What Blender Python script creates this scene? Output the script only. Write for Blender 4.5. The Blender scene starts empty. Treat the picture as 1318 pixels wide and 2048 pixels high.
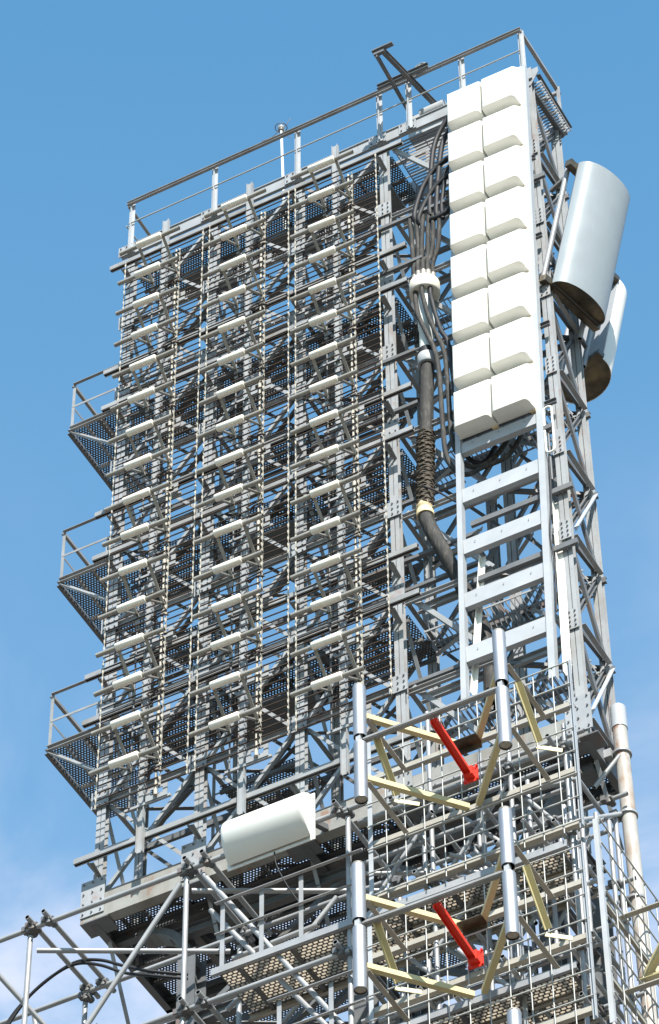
import bpy, math, random
from mathutils import Vector, Matrix
random.seed(7)
S = bpy.context.scene
col = S.collection
ZO = 45.8                      # height of the top dipole row above the ground
# ------------------------------------------------------------------ camera, sky, sun
CAM = Vector((18.1099, -28.5666, -44.2126 + ZO))
cF = Vector((-0.3095993, 0.58882699, 0.74661306))
cR = Vector((0.88073485, 0.47353788, -0.00824657))
cU = Vector((0.35840537, -0.655015, 0.66520744))
cd = bpy.data.cameras.new("camera"); cam = bpy.data.objects.new("camera", cd); col.objects.link(cam)
cd.sensor_fit = 'VERTICAL'; cd.sensor_height = 36.0; cd.lens = 36.0 * 7141.4 / 2048.0
cd.clip_start = 0.5; cd.clip_end = 6000
m = Matrix((( cR.x, cU.x, -cF.x, CAM.x), (cR.y, cU.y, -cF.y, CAM.y), (cR.z, cU.z, -cF.z, CAM.z), (0, 0, 0, 1)))
cam.matrix_world = m
S.camera = cam
SUN_EL, SUN_AZ = math.radians(44), math.radians(36)     # azimuth from -Y towards +X
sv = Vector((math.cos(SUN_EL) * math.sin(SUN_AZ), -math.cos(SUN_EL) * math.cos(SUN_AZ), math.sin(SUN_EL)))
w = bpy.data.worlds.new("World"); S.world = w; w.use_nodes = True
nt = w.node_tree; nt.nodes.clear()
def wn(t, **k):
    n = nt.nodes.new(t)
    for a, b in k.items(): setattr(n, a, b)
    return n
out = wn('ShaderNodeOutputWorld'); bg = wn('ShaderNodeBackground'); bg.inputs[1].default_value = 0.128
sky = wn('ShaderNodeTexSky', sky_type='NISHITA', sun_disc=False)
sky.sun_elevation = SUN_EL; sky.sun_rotation = math.atan2(sv.x, sv.y)
sky.air_density = 1.0; sky.dust_density = 0.3; sky.ozone_density = 1.2
tc = wn('ShaderNodeTexCoord'); mp = wn('ShaderNodeMapping')
mp.inputs['Scale'].default_value = (5.0, 5.0, 7.5); mp.inputs['Location'].default_value = (0.6, 1.9, 0.35)
n1 = wn('ShaderNodeTexNoise'); n1.inputs['Scale'].default_value = 1.0; n1.inputs['Detail'].default_value = 7; n1.inputs['Roughness'].default_value = .58
n1.inputs['Distortion'].default_value = .5
r1 = wn('ShaderNodeMapRange', interpolation_type='SMOOTHSTEP'); r1.inputs[1].default_value = .38; r1.inputs[2].default_value = .70
sx = wn('ShaderNodeSeparateXYZ')
r2 = wn('ShaderNodeMapRange', interpolation_type='SMOOTHSTEP'); r2.inputs[1].default_value = .77; r2.inputs[2].default_value = .655
mu = wn('ShaderNodeMath', operation='MULTIPLY'); mx = wn('ShaderNodeMix', data_type='RGBA')
L = nt.links.new
L(tc.outputs['Generated'], mp.inputs[0]); L(mp.outputs[0], n1.inputs['Vector']); L(n1.outputs['Fac'], r1.inputs[0])
L(tc.outputs['Generated'], sx.inputs[0]); L(sx.outputs['Z'], r2.inputs[0])
L(r1.outputs[0], mu.inputs[0]); L(r2.outputs[0], mu.inputs[1]); L(mu.outputs[0], mx.inputs[0])
tint = wn('ShaderNodeMix', data_type='RGBA', blend_type='MULTIPLY'); tint.inputs[0].default_value = 1.0
L(sky.outputs[0], tint.inputs[6]); tint.inputs[7].default_value = (.64, 1.16, 1.17, 1)
r3 = wn('ShaderNodeMapRange'); r3.inputs[1].default_value = .84; r3.inputs[2].default_value = .62; r3.inputs[3].default_value = 0.0; r3.inputs[4].default_value = .38
L(sx.outputs['Z'], r3.inputs[0])
hz = wn('ShaderNodeMix', data_type='RGBA'); L(r3.outputs[0], hz.inputs[0]); L(tint.outputs[2], hz.inputs[6]); hz.inputs[7].default_value = (1.5, 2.2, 3.3, 1)
L(hz.outputs[2], mx.inputs[6]); mx.inputs[7].default_value = (3.3, 3.5, 4.2, 1)
L(mx.outputs[2], bg.inputs[0]); L(bg.outputs[0], out.inputs[0])
sd = bpy.data.lights.new("sun", 'SUN'); sun = bpy.data.objects.new("sun", sd); col.objects.link(sun)
sd.energy = 5.0; sd.angle = math.radians(.53); sd.color = (1.0, .955, .89)
sun.rotation_euler = sv.to_track_quat('Z', 'Y').to_euler(); sun.location = (10, -20, 90)
vs = S.view_settings; vs.view_transform = 'Standard'; vs.look = 'None'; vs.exposure = 1.05; vs.gamma = 1.0

# ------------------------------------------------------------------ materials
def newmat(name):
    mt = bpy.data.materials.new(name); mt.use_nodes = True
    return mt, mt.node_tree, mt.node_tree.nodes['Principled BSDF']
def paint(name, c, rough=.55, metal=0.0, var=.16, stain=0.0, stain_c=(.16, .10, .05), sc=2.2, streak=(1.7, 1.7, 1.3), rust=0.0, spec=.35):
    mt, t, b = newmat(name); N = t.nodes.new; K = t.links.new
    tcn = N('ShaderNodeTexCoord'); oi = N('ShaderNodeObjectInfo')
    ad = N('ShaderNodeVectorMath'); ad.operation = 'ADD'
    cb = N('ShaderNodeCombineXYZ'); ml = N('ShaderNodeMath'); ml.operation = 'MULTIPLY'; ml.inputs[1].default_value = 37.0
    K(oi.outputs['Random'], ml.inputs[0]); K(ml.outputs[0], cb.inputs[0]); K(ml.outputs[0], cb.inputs[1]); K(ml.outputs[0], cb.inputs[2])
    K(tcn.outputs['Object'], ad.inputs[0]); K(cb.outputs[0], ad.inputs[1])
    nz = N('ShaderNodeTexNoise'); nz.inputs['Scale'].default_value = sc; nz.inputs['Detail'].default_value = 6; nz.inputs['Roughness'].default_value = .65
    K(ad.outputs[0], nz.inputs['Vector'])
    mr = N('ShaderNodeMapRange'); mr.inputs[1].default_value = .3; mr.inputs[2].default_value = .7
    mr.inputs[3].default_value = 1 - var; mr.inputs[4].default_value = 1 + var
    K(nz.outputs['Fac'], mr.inputs[0])
    base = N('ShaderNodeVectorMath'); base.operation = 'SCALE'; base.inputs[0].default_value = c[:3]
    K(mr.outputs[0], base.inputs['Scale'])
    last = base.outputs[0]
    def layer(last, scl, lo, hi, amt, cc):
        mpn = N('ShaderNodeMapping'); mpn.inputs['Scale'].default_value = scl; K(ad.outputs[0], mpn.inputs[0])
        z = N('ShaderNodeTexNoise'); z.inputs['Scale'].default_value = 1; z.inputs['Detail'].default_value = 5; K(mpn.outputs[0], z.inputs['Vector'])
        q = N('ShaderNodeMapRange'); q.inputs[1].default_value = lo; q.inputs[2].default_value = hi; q.inputs[3].default_value = 0; q.inputs[4].default_value = amt
        K(z.outputs['Fac'], q.inputs[0])
        x = N('ShaderNodeMix'); x.data_type = 'RGBA'; K(q.outputs[0], x.inputs['Factor']); K(last, x.inputs['A']); x.inputs['B'].default_value = (*cc, 1)
        return x.outputs['Result']
    if stain: last = layer(last, streak, .50, .78, stain, stain_c)
    if rust: last = layer(last, (5, 5, 3), .60, .70, rust, (.20, .075, .025))
    K(last, b.inputs['Base Color'])
    rr = N('ShaderNodeMapRange'); rr.inputs[3].default_value = max(.05, rough - .08); rr.inputs[4].default_value = min(1, rough + .1)
    K(nz.outputs['Fac'], rr.inputs[0]); K(rr.outputs[0], b.inputs['Roughness'])
    b.inputs['Metallic'].default_value = metal
    b.inputs['Specular IOR Level'].default_value = spec
    return mt
M = {}
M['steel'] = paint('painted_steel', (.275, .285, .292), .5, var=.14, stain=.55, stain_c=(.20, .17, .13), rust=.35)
M['dark'] = paint('shaded_stained_steel', (.115, .12, .125), .55, var=.2, stain=.5, stain_c=(.12, .09, .06), rust=.3)  # stained and rusty; base darkened so rear and plan braces carry shade in colour
M['rail'] = paint('galvanised_channel', (.26, .262, .26), .45, metal=.15, var=.2, stain=.6, stain_c=(.17, .14, .10))
M['white_steel'] = paint('white_painted_steel', (.345, .36, .375), .45, var=.08, stain=.4, stain_c=(.35, .32, .28))
M['girder'] = paint('stained_girder', (.235, .23, .21), .55, var=.2, stain=.75, stain_c=(.13, .10, .065), streak=(2.6, 2.6, .6), rust=.6)
M['bolt'] = paint('shaded_bolt_steel', (.16, .16, .17), .5, metal=.3, var=.3)  # same steel as the gussets, with shadow round the heads put into the colour
M['rod'] = paint('rusty_rod', (.042, .027, .019), .7, var=.45, sc=9)
M['strip'] = paint('faded_strip', (.36, .33, .275), .6, var=.25, sc=14)
M['alu'] = paint('dull_aluminium', (.27, .255, .225), .5, metal=.25, var=.25, stain=.5, stain_c=(.22, .16, .10), streak=(6, 12, 12))
M['sleeve'] = paint('aged_plastic', (.76, .72, .63), .45, var=.05, stain=.45, stain_c=(.60, .46, .26), streak=(7, 7, 7))
M['white'] = paint('white_fibreglass', (.70, .685, .63), .35, var=.02)
M['cover'] = paint('white_gelcoat', (.66, .655, .61), .3, var=.03, stain=.2, stain_c=(.62, .55, .42), streak=(2, 2, 2))
M['radome'] = paint('pale_grey_radome', (.285, .315, .33), .38, var=.04, stain=.12, stain_c=(.45, .48, .5), streak=(5, 5, .8))
M['endplate'] = paint('dirty_endplate', (.11, .09, .065), .3, metal=.6, var=.5, sc=5, stain=.8, stain_c=(.25, .19, .10), streak=(4, 4, 4))
M['black'] = paint('black_rubber', (.012, .012, .014), .62, var=.2)
M['jacket'] = paint('grey_cable_jacket', (.030, .029, .027), .78, var=.2, stain=.4, stain_c=(.2, .18, .15), streak=(30, 30, 6))
M['rope'] = paint('tarred_rope', (.06, .048, .035), .8, var=.5, sc=20)
M['beige'] = paint('beige_clamp', (.62, .50, .30), .6, var=.2, rust=.7)
M['pipe_white'] = paint('chalky_pipe', (.60, .63, .60), .5, var=.1, stain=.4, stain_c=(.3, .33, .3))
M['cream'] = paint('cream_paint', (.50, .43, .235), .5, var=.07, stain=.25, stain_c=(.4, .33, .18))
M['red'] = paint('red_paint', (.70, .035, .015), .45, var=.1, stain=.2, stain_c=(.3, .02, .02))
M['tubealu'] = paint('bright_aluminium', (.33, .34, .36), .52, metal=.8, var=.05)
M['scaf'] = paint('galvanised_tube', (.29, .295, .30), .45, metal=.2, var=.14, stain=.4, stain_c=(.25, .22, .18))
M['wire'] = paint('galvanised_wire', (.36, .36, .34), .45, metal=.1, var=.1)
M['frame'] = paint('frame_angle', (.33, .31, .265), .55, var=.14, stain=.45, stain_c=(.22, .18, .11))
M['rustpipe'] = paint('rusting_pipe', (.36, .34, .31), .5, var=.10, stain=.95, stain_c=(.22, .12, .06), streak=(4.5, 4.5, 2.2), rust=.8)
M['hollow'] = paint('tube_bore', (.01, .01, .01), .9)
M['ground'] = paint('dry_ground', (.125, .11, .09), .9, var=.25, sc=.05)
def holes(name, c, px, py, hx, hy, power):
    """steel sheet punched with staggered holes (px,py pitch; hx,hy half sizes)"""
    mt, t, b = newmat(name); N = t.nodes.new; K = t.links.new
    b.inputs['Base Color'].default_value = (*c, 1); b.inputs['Roughness'].default_value = .6
    tcn = N('ShaderNodeTexCoord'); sp = N('ShaderNodeSeparateXYZ'); K(tcn.outputs['Object'], sp.inputs[0])
    def mth(op, a, bb=None, cc=None):
        n = N('ShaderNodeMath'); n.operation = op
        for i, v in enumerate((a, bb, cc)):
            if v is None: continue
            if isinstance(v, (int, float)): n.inputs[i].default_value = v
            else: K(v, n.inputs[i])
        return n.outputs[0]
    v = mth('DIVIDE', sp.outputs['Y'], py); row = mth('FLOOR', v)
    u = mth('ADD', mth('DIVIDE', sp.outputs['X'], px), mth('MULTIPLY', mth('FLOORED_MODULO', row, 2.0), .5))
    du = mth('ABSOLUTE', mth('MULTIPLY', mth('SUBTRACT', mth('FRACT', u), .5), px / hx))
    dv = mth('ABSOLUTE', mth('MULTIPLY', mth('SUBTRACT', mth('FRACT', v), .5), py / hy))
    d = mth('ADD', mth('POWER', du, power), mth('POWER', dv, power))
    K(mth('GREATER_THAN', d, 1.0), b.inputs['Alpha'])
    return mt
M['perf'] = holes('perforated_plate', (.07, .065, .06), .046, .040, .0112, .0112, 2.0)
M['slot'] = holes('slotted_deck', (.08, .08, .08), .074, .050, .0275, .0165, 4.0)
mt, t, b = newmat('translucent_board'); M['board'] = mt
df = t.nodes.new('ShaderNodeBsdfDiffuse'); tr = t.nodes.new('ShaderNodeBsdfTranslucent'); mxs = t.nodes.new('ShaderNodeMixShader')
for n in (df, tr): n.inputs[0].default_value = (.80, .745, .66, 1)
mxs.inputs[0].default_value = .62
t.links.new(df.outputs[0], mxs.inputs[1]); t.links.new(tr.outputs[0], mxs.inputs[2])
t.links.new(mxs.outputs[0], t.nodes['Material Output'].inputs[0])

# ------------------------------------------------------------------ mesh builder
X, Y, Z = Vector((1, 0, 0)), Vector((0, 1, 0)), Vector((0, 0, 1))
def V(*a): return Vector(a if len(a) == 3 else a[0])
def frame(d, up):
    d = d.normalized(); u = (up - d * up.dot(d))
    if u.length < 1e-5: u = Vector((1, .3, .2)) - d * Vector((1, .3, .2)).dot(d)
    u.normalize(); return d, u, d.cross(u)
class MB:
    def __init__(s): s.v = []; s.f = []; s.s = []; s.m = []
    def add(s, vs, fs, smooth=False, mi=0):
        o = len(s.v); s.v += [tuple(q) for q in vs]
        for f in fs: s.f.append([i + o for i in f]); s.s.append(smooth); s.m.append(mi)
    def box(s, a, b, mi=0):
        x0, y0, z0 = a; x1, y1, z1 = b
        s.add([(x, y, z) for x in (x0, x1) for y in (y0, y1) for z in (z0, z1)],
              [(0, 1, 3, 2), (4, 6, 7, 5), (0, 4, 5, 1), (2, 3, 7, 6), (0, 2, 6, 4), (1, 5, 7, 3)], False, mi)
    def sec(s, p0, p1, u, rects, mi=0):
        """prismatic member p0-p1; rects (u0,u1,v0,v1) in the axes u and d x u"""
        p0, p1 = V(p0), V(p1); d, uu, vv = frame(p1 - p0, V(u))
        for (a, b, c, e) in rects:
            q = [p + uu * i + vv * j for p in (p0, p1) for (i, j) in ((a, c), (b, c), (b, e), (a, e))]
            s.add(q, [(3, 2, 1, 0), (4, 5, 6, 7), (0, 1, 5, 4), (1, 2, 6, 5), (2, 3, 7, 6), (3, 0, 4, 7)], False, mi)
    def bar(s, p0, p1, wd, h, u=Z, mi=0): s.sec(p0, p1, u, [(-h / 2, h / 2, -wd / 2, wd / 2)], mi)
    def angle(s, p0, p1, a, u, t=.008, sg=1, mi=0):
        s.sec(p0, p1, u, [(0, a, 0, t * sg) if sg > 0 else (0, a, -t, 0), (0, t, t, a) if sg > 0 else (0, t, -a, -t)], mi)
    def chan(s, p0, p1, u, h, b, t=.009, sg=1, mi=0):
        """web h along u, flanges b along sg*(d x u)"""
        r = [(-h / 2, h / 2, 0, t), (-h / 2, -h / 2 + t, t, b), (h / 2 - t, h / 2, t, b)]
        if sg < 0: r = [(a, c, -e, -d) for (a, c, d, e) in r]
        s.sec(p0, p1, u, r, mi)
    def hsec(s, p0, p1, u, h, b, t=.010, mi=0):
        s.sec(p0, p1, u, [(-h / 2, -h / 2 + t, -b / 2, b / 2), (h / 2 - t, h / 2, -b / 2, b / 2), (-h / 2 + t, h / 2 - t, -t / 2, t / 2)], mi)
    def tube(s, pts, r, n=10, caps=True, mi=0, hollow=0.0, hm=None):
        pts = [V(p) for p in pts]; k = len(pts)
        rs = r if isinstance(r, (list, tuple)) else [r] * k
        up = Vector((.31, .17, .93)); rings = []; u = None
        for i, p in enumerate(pts):
            d = (pts[min(i + 1, k - 1)] - pts[max(i - 1, 0)]).normalized()
            if u is None: d, u, v = frame(d, up if abs(d.dot(up)) < .97 else X)
            else: d, u, v = frame(d, u)
            rings.append([p + (u * math.cos(a) + v * math.sin(a)) * rs[i] for a in [2 * math.pi * j / n for j in range(n)]])
        o = [q for g in rings for q in g]
        s.add(o, [(i * n + j, i * n + (j + 1) % n, (i + 1) * n + (j + 1) % n, (i + 1) * n + j) for i in range(k - 1) for j in range(n)], True, mi)
        if caps:
            for e, rev in ((0, True), (k - 1, False)):
                g = rings[e]; c = pts[e]
                if hollow:
                    dd = (pts[1] - pts[0]).normalized() if e == 0 else (pts[-2] - pts[-1]).normalized()
                    inn = [c + (q - c) * hollow for q in g]; deep = [q + dd * rs[e] * 1.6 for q in inn]
                    fs = [(j, (j + 1) % n, n + (j + 1) % n, n + j) for j in range(n)]
                    if not rev: fs = [tuple(reversed(f)) for f in fs]
                    s.add(g + inn, [tuple(reversed(f)) for f in fs], False, mi)
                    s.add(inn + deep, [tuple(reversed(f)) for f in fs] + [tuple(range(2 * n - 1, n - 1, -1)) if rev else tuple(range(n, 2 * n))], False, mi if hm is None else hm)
                else:
                    f = tuple(range(n)); s.add(g, [tuple(reversed(f)) if rev else f], False, mi)
    def cyl(s, c, r, z0, z1, n=24, mi=0): s.tube([(c[0], c[1], z0), (c[0], c[1], z1)], r, n, True, mi)
    def build(s, name, mats, parent=None, world=True, zo=True):
        me = bpy.data.meshes.new(name)
        off = Vector((0, 0, ZO if (world and zo) else 0))
        if parent is not None and world:
            p = parent
            while p is not None: off -= p.location; p = p.parent
        me.from_pydata([tuple(Vector(q) + off) for q in s.v], [], s.f)
        me.polygons.foreach_set('use_smooth', s.s); me.polygons.foreach_set('material_index', s.m)
        for q in (mats if isinstance(mats, (list, tuple)) else [mats]): me.materials.append(q)
        me.update()
        o = bpy.data.objects.new(name, me); col.objects.link(o)
        if parent is not None: o.parent = parent
        return o
def spline(pts, n=8):
    pts = [V(p) for p in pts]; P = [pts[0] * 2 - pts[1]] + pts + [pts[-1] * 2 - pts[-2]]; o = []
    for i in range(1, len(P) - 2):
        a, b, c, d = P[i - 1:i + 3]
        for k in range(n):
            q = k / n
            o.append(.5 * (2 * b + (c - a) * q + (2 * a - 5 * b + 4 * c - d) * q * q + (3 * b - a - 3 * c + d) * q ** 3))
    return o + [pts[-1]]
def tag(o, label, cat, group=None):
    o['label'] = label; o['category'] = cat
    if group: o['group'] = group
    return o
def thing(name, label, cat, loc, group=None):
    o = bpy.data.objects.new(name, None); col.objects.link(o); o.empty_display_size = .2
    o.location = (loc[0], loc[1], loc[2] + ZO)
    return tag(o, label, cat, group)
def copy_tree(o, parent=None):
    c = o.copy(); col.objects.link(c)
    if parent is not None: c.parent = parent
    for ch in list(o.children): copy_tree(ch, c)
    return c
ORD = ['top', 'second', 'third', 'fourth', 'fifth', 'sixth', 'seventh', 'eighth', 'ninth', 'tenth', 'eleventh', 'twelfth', 'thirteenth', 'fourteenth', 'fifteenth', 'lowest']

# ------------------------------------------------------------------ ground
g = MB(); g.add([(-3000, -3000, 0), (3000, -3000, 0), (3000, 3000, 0), (-3000, 3000, 0)], [(0, 1, 2, 3)])
go = g.build('ground', M['ground'], zo=False); go['kind'] = 'structure'

# ------------------------------------------------------------------ lattice tower
TW = thing('lattice_tower', 'tall grey lattice steel tower that carries all the antennas and platforms', 'tower', (2.6, 1.5, -45.8))
XF = [-.92, .60, 2.12, 3.62, 6.14]
XR = [-.92, .60, 2.12, 3.62, 4.90, 6.11]
NZ = [-.45 - 1.72 * i for i in range(8)]           # node levels
YF, YR = 1.0, 2.0
def column(x, y, z0, z1):
    c = MB()
    r = []
    for sx in (-1, 1):
        a, b = sorted((sx * .006, sx * .068))
        r += [(a, b, -.08, -.070), (a, b, .014, .024)]
        a, b = sorted((sx * .006, sx * .016)); r.append((a, b, -.070, .014))
    c.sec((x, y, z0), (x, y, z1), X, r)
    for z in range(int(z0) - 1, int(z1) + 1, 5):       # splice and batten plates
        zz = z + .63
        if z0 < zz < z1 - .3: c.box((x - .060, y - .086, zz), (x + .060, y - .0803, zz + .34))
    c.build('column', M['steel'], TW)
for x in XF: column(x, YF, -12.95, 1.48)
for x in XR: column(x, YR, -12.95, 1.48)
for x in (4.25, 5.25): column(x, 2.85, -12.95, -5.2)
def gusset(x, z, wd, h, y=.903, bolts=(2, 3), dx=0.0):
    b = MB(); b.box((x + dx - wd / 2, y - .014, z - h / 2), (x + dx + wd / 2, y, z + h / 2))
    nx, nz = bolts
    for i in range(nx):
        for j in range(nz):
            bx = x + dx + (i / (nx - 1) - .5) * (wd - .09); bz = z + (j / (nz - 1) - .5) * (h - .10)
            b.tube([(bx, y - .014, bz), (bx, y - .034, bz)], .014, 6, True, 1)
    b.build('gusset_plate', [M['steel'], M['bolt']], TW)
for i, x in enumerate(XF):
    for j, z in enumerate(NZ):
        if i == 4: gusset(x, z - .05, .17, .36, bolts=(2, 4), dx=.0)
        else: gusset(x, z, .27, .31, bolts=(3, 3) if j % 2 == 0 else (3, 2), dx=-.015)
def xbrace(xa, xb, z0, z1, y, a=.052, mat='steel'):
    b = MB(); da = .10
    b.angle((xa + da, y - .03, z0 + .06), (xb - da, y - .03, z1 - .06), a, Y, sg=1)
    b.angle((xa + da, y + .006, z1 - .06), (xb - da, y + .006, z0 + .06), a, Y, sg=-1)
    b.box(((xa + xb) / 2 - .06, y - .036, (z0 + z1) / 2 - .06), ((xa + xb) / 2 + .06, y - .0305, (z0 + z1) / 2 + .06))
    b.build('cross_brace', M[mat], TW)
LV = [1.2] + NZ
for i in range(3):
    for j in range(len(LV) - 1): xbrace(XF[i], XF[i + 1], LV[j + 1], LV[j], YF)
for i in range(len(XR) - 1):
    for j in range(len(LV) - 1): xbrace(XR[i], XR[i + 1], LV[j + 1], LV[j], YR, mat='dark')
# single diagonals of the open bay at the right
for j in range(len(LV) - 1):
    b = MB()
    b.angle((3.72, 1.05, LV[j]), (4.86, 1.30, LV[j + 1] + .25), .07, Y)
    b.angle((4.95, 1.92, LV[j]), (6.04, 1.12, LV[j + 1] + .1), .06, Z)
    b.build('bay_diagonal', M['steel'], TW)
for z in NZ:
    for (y, xs, sg) in ((YF, (-.98, 3.70), 1), (YR, (-.98, 6.22), -1)):
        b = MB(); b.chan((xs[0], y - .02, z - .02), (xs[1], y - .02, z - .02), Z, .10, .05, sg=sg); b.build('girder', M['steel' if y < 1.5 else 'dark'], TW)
    b = MB(); b.chan((3.70, 1.42, z + .1), (6.1, 1.42, z + .1), Z, .13, .06); b.chan((3.70, YF + .03, z - .12), (5.0, YF + .03, z - .12), Z, .09, .05); b.build('girder', M['steel'], TW)
for z in NZ:
    for x in XF:
        b = MB(); b.angle((x + .02, YF + .09, z), (x + .02, YR - .09, z), .07, Z)
        b.angle((x - .05, YF + .09, z - .1), (x - .05, YR - .09, z - 1.55), .055, X, sg=-1); b.build('strut', M['steel'], TW)
    b = MB(); zz = z - .06
    for i in range(3):
        b.angle((XR[i], YF + .1, zz), (XR[i + 1], YR - .1, zz), .06, Z)
        b.angle((XR[i], YR - .1, zz - .07), (XR[i + 1], YF + .1, zz - .07), .06, Z)
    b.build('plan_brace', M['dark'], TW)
# right end face
for j in range(len(LV) - 1):
    z1, z0 = LV[j], LV[j + 1]
    b = MB()
    b.chan((6.15, YF + .05, z1 - .08), (6.15, YR - .08, z0 + .10), (0, .5, .6), .095, .045, sg=-1)
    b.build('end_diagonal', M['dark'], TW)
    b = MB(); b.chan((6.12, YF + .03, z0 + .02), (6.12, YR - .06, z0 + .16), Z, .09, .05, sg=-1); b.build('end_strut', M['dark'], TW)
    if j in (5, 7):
        b = MB(); b.angle((6.18, YR - .05, z1 - .05), (6.20, YF + .06, z0 + .12), .065, (0, .5, -.6), sg=1); b.build('end_diagonal', M['white_steel'], TW)  # paler copy: sun on the angled face is put into the colour
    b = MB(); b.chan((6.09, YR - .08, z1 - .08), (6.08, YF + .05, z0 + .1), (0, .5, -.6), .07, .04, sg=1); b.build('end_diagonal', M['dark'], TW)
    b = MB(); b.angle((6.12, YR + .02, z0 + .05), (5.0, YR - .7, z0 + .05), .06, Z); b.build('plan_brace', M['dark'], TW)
for j in range(3, len(LV) - 1):          # inner bay behind the ladder frame
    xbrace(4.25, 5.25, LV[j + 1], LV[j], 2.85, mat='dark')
    b = MB(); b.chan((4.25, 2.1, LV[j] + .1), (4.25, 2.8, LV[j] + .1), Z, .10, .05); b.chan((5.25, 2.1, LV[j] + .1), (5.25, 2.8, LV[j] + .1), Z, .10, .05); b.build('strut', M['steel'], TW)
    b = MB(); b.angle((3.7, 1.95, LV[j] - .3), (4.85, 1.1, LV[j] - .9), .06, Z); b.angle((4.3, 2.75, LV[j] - .2), (5.2, 2.05, LV[j] - .25), .06, Z); b.build('bay_diagonal', M['steel'], TW)
# horizontal mounting channels in front of the columns
for z in (.67, -1.93, -2.78, -5.20, -6.15, -8.60, -9.50, -12.08):
    b = MB()
    b.chan((-1.11, .60, z), (4.10, .60, z), Z, .085, .05, sg=-1)
    b.chan((-1.11, .67, z), (4.10, .67, z), Z, .085, .045, sg=1)
    b.build('mounting_rail', M['rail'], TW)
    for x in XF[:4]:
        b = MB(); b.angle((x - .03, .69, z - .045), (x - .03, .918, z - .045), .06, Z); b.angle((x + .026, .69, z - .045), (x + .026, .918, z - .12), .045, X)
        b.build('rail_bracket', M['rail'], TW)
# thin cross rails that hold the feeder
for (z, x1, yy) in ((-.97, 4.75, .85), (-2.08, 4.25, .85), (-4.12, 4.06, .88), (-5.30, 4.06, .88), (-8.15, 4.75, 1.17), (-8.75, 4.75, 1.17), (-7.0, 4.6, 1.15), (-10.6, 4.7, 1.15)):
    b = MB(); b.angle((2.35, yy, z), (x1, yy, z), .06, Z, sg=-1); b.build('cable_rail', M['dark'], TW)
for (z, y) in ((-8.33, .86), (-9.45, .86), (-1.35, .86)):
    b = MB(); b.bar((4.80, y, z), (6.32, y, z), .05, .09); b.build('cable_rail', M['dark'], TW)
for z in (-.95, -2.85, -4.9, -6.6):
    b = MB(); b.chan((4.72, .80, z), (6.22, .80, z), Z, .09, .045); b.build('panel_bearer', M['dark'], TW)
# top girder and bottom girder
b = MB(); b.chan((-1.08, .868, 1.36), (6.24, .868, 1.36), Z, .28, .05, sg=-1); b.box((-1.03, .845, 1.45), (6.0, .8675, 1.465)); b.build('girder', M['steel'], TW)
b = MB(); b.chan((-1.03, 2.11, 1.36), (6.26, 2.11, 1.36), Z, .28, .06, sg=1); b.build('girder', M['steel'], TW)
for x in XF[:4] + [4.15]: gusset(x - .05, 1.35, .30, .24, y=.862, bolts=(3, 2))
b = MB(); b.chan((-1.12, .868, -12.76), (6.22, .868, -12.76), Z, .40, .16, t=.016, sg=-1); b.build('girder', M['girder'], TW)
for x in XF: gusset(x - .02, -12.58, .36, .62, y=.862, bolts=(3, 4))
b = MB()
for x in XF: b.box((x - .2, .862, -12.985), (x + .22, 1.16, -12.965))
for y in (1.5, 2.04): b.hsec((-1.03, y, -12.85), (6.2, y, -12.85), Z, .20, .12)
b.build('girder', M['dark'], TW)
for x in (-1.0, .6, 2.12, 3.62, 5.0, 6.2):
    ye = 2.95 if x < 3 else 2.12
    b = MB(); b.chan((x, .95, -12.86), (x, ye, -12.86), Z, .26, .10, sg=-1 if x > 5 else 1); b.build('floor_beam', M['dark'], TW)
b = MB(); b.hsec((-1.0, 2.95, -12.86), (2.2, 2.95, -12.86), Z, .26, .14); b.build('floor_beam', M['dark'], TW)
# end beams of the top platform
b = MB(); b.chan((6.16, .95, 1.28), (6.20, 2.1, 1.28), Z, .20, .06, sg=-1); b.angle((6.28, .95, 1.34), (6.28, 2.1, 1.34), .07, Z); b.build('girder', M['dark'], TW)
b = MB(); b.add([(6.23, .90, 1.48), (6.34, .90, 1.48), (6.34, .90, 1.36), (6.20, .90, 1.08), (6.10, .90, 1.08), (6.10, .90, 1.48),
                 (6.23, .912, 1.48), (6.34, .912, 1.48), (6.34, .912, 1.36), (6.20, .912, 1.08), (6.10, .912, 1.08), (6.10, .912, 1.48)],
                [(5, 4, 3, 2, 1, 0), (6, 7, 8, 9, 10, 11)] + [(i, (i + 1) % 6, 6 + (i + 1) % 6, 6 + i) for i in range(6)])
b.build('gusset_plate', M['steel'], TW)
# perforated floors and bar gratings
def perf(x0, x1, y0, y1, z):
    b = MB(); b.add([(x0, y0, z), (x1, y0, z), (x1, y1, z), (x0, y1, z)], [(0, 1, 2, 3)]); o = b.build('perforated_floor', M['perf'], TW)
    n = int((x1 - x0) / .6)
    for i in range(1, n):
        j = MB(); xx = x0 + (x1 - x0) * i / n; j.bar((xx, y0, z - .035), (xx, y1, z - .035), .035, .055); j.build('floor_joist', M['dark'], TW)
    for yy in (y0 + .02, (y0 + y1) / 2, y1 - .02):
        j = MB(); j.bar((x0, yy, z - .10), (x1, yy, z - .10), .04, .06); j.build('floor_bearer', M['dark'], TW)
perf(-1.0, 3.7, 1.09, 1.92, 1.10)
for z in (-2.45, -5.90, -9.33): perf(-.98, 3.7, 1.08, 1.92, z)
for (xa_, xb_, z) in ((.72, 2.0, -4.15), (2.25, 3.5, -4.15), (-.8, .5, -7.65), (2.25, 3.5, -7.65), (.72, 2.0, -11.0)): perf(xa_, xb_, 1.25, 1.9, z)
perf(-1.0, 6.2, 1.02, 2.08, -12.68); perf(-1.0, 2.1, 2.1, 2.9, -12.70)
perf(-.4, 3.0, 3.0, 3.9, -13.0)
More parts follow.
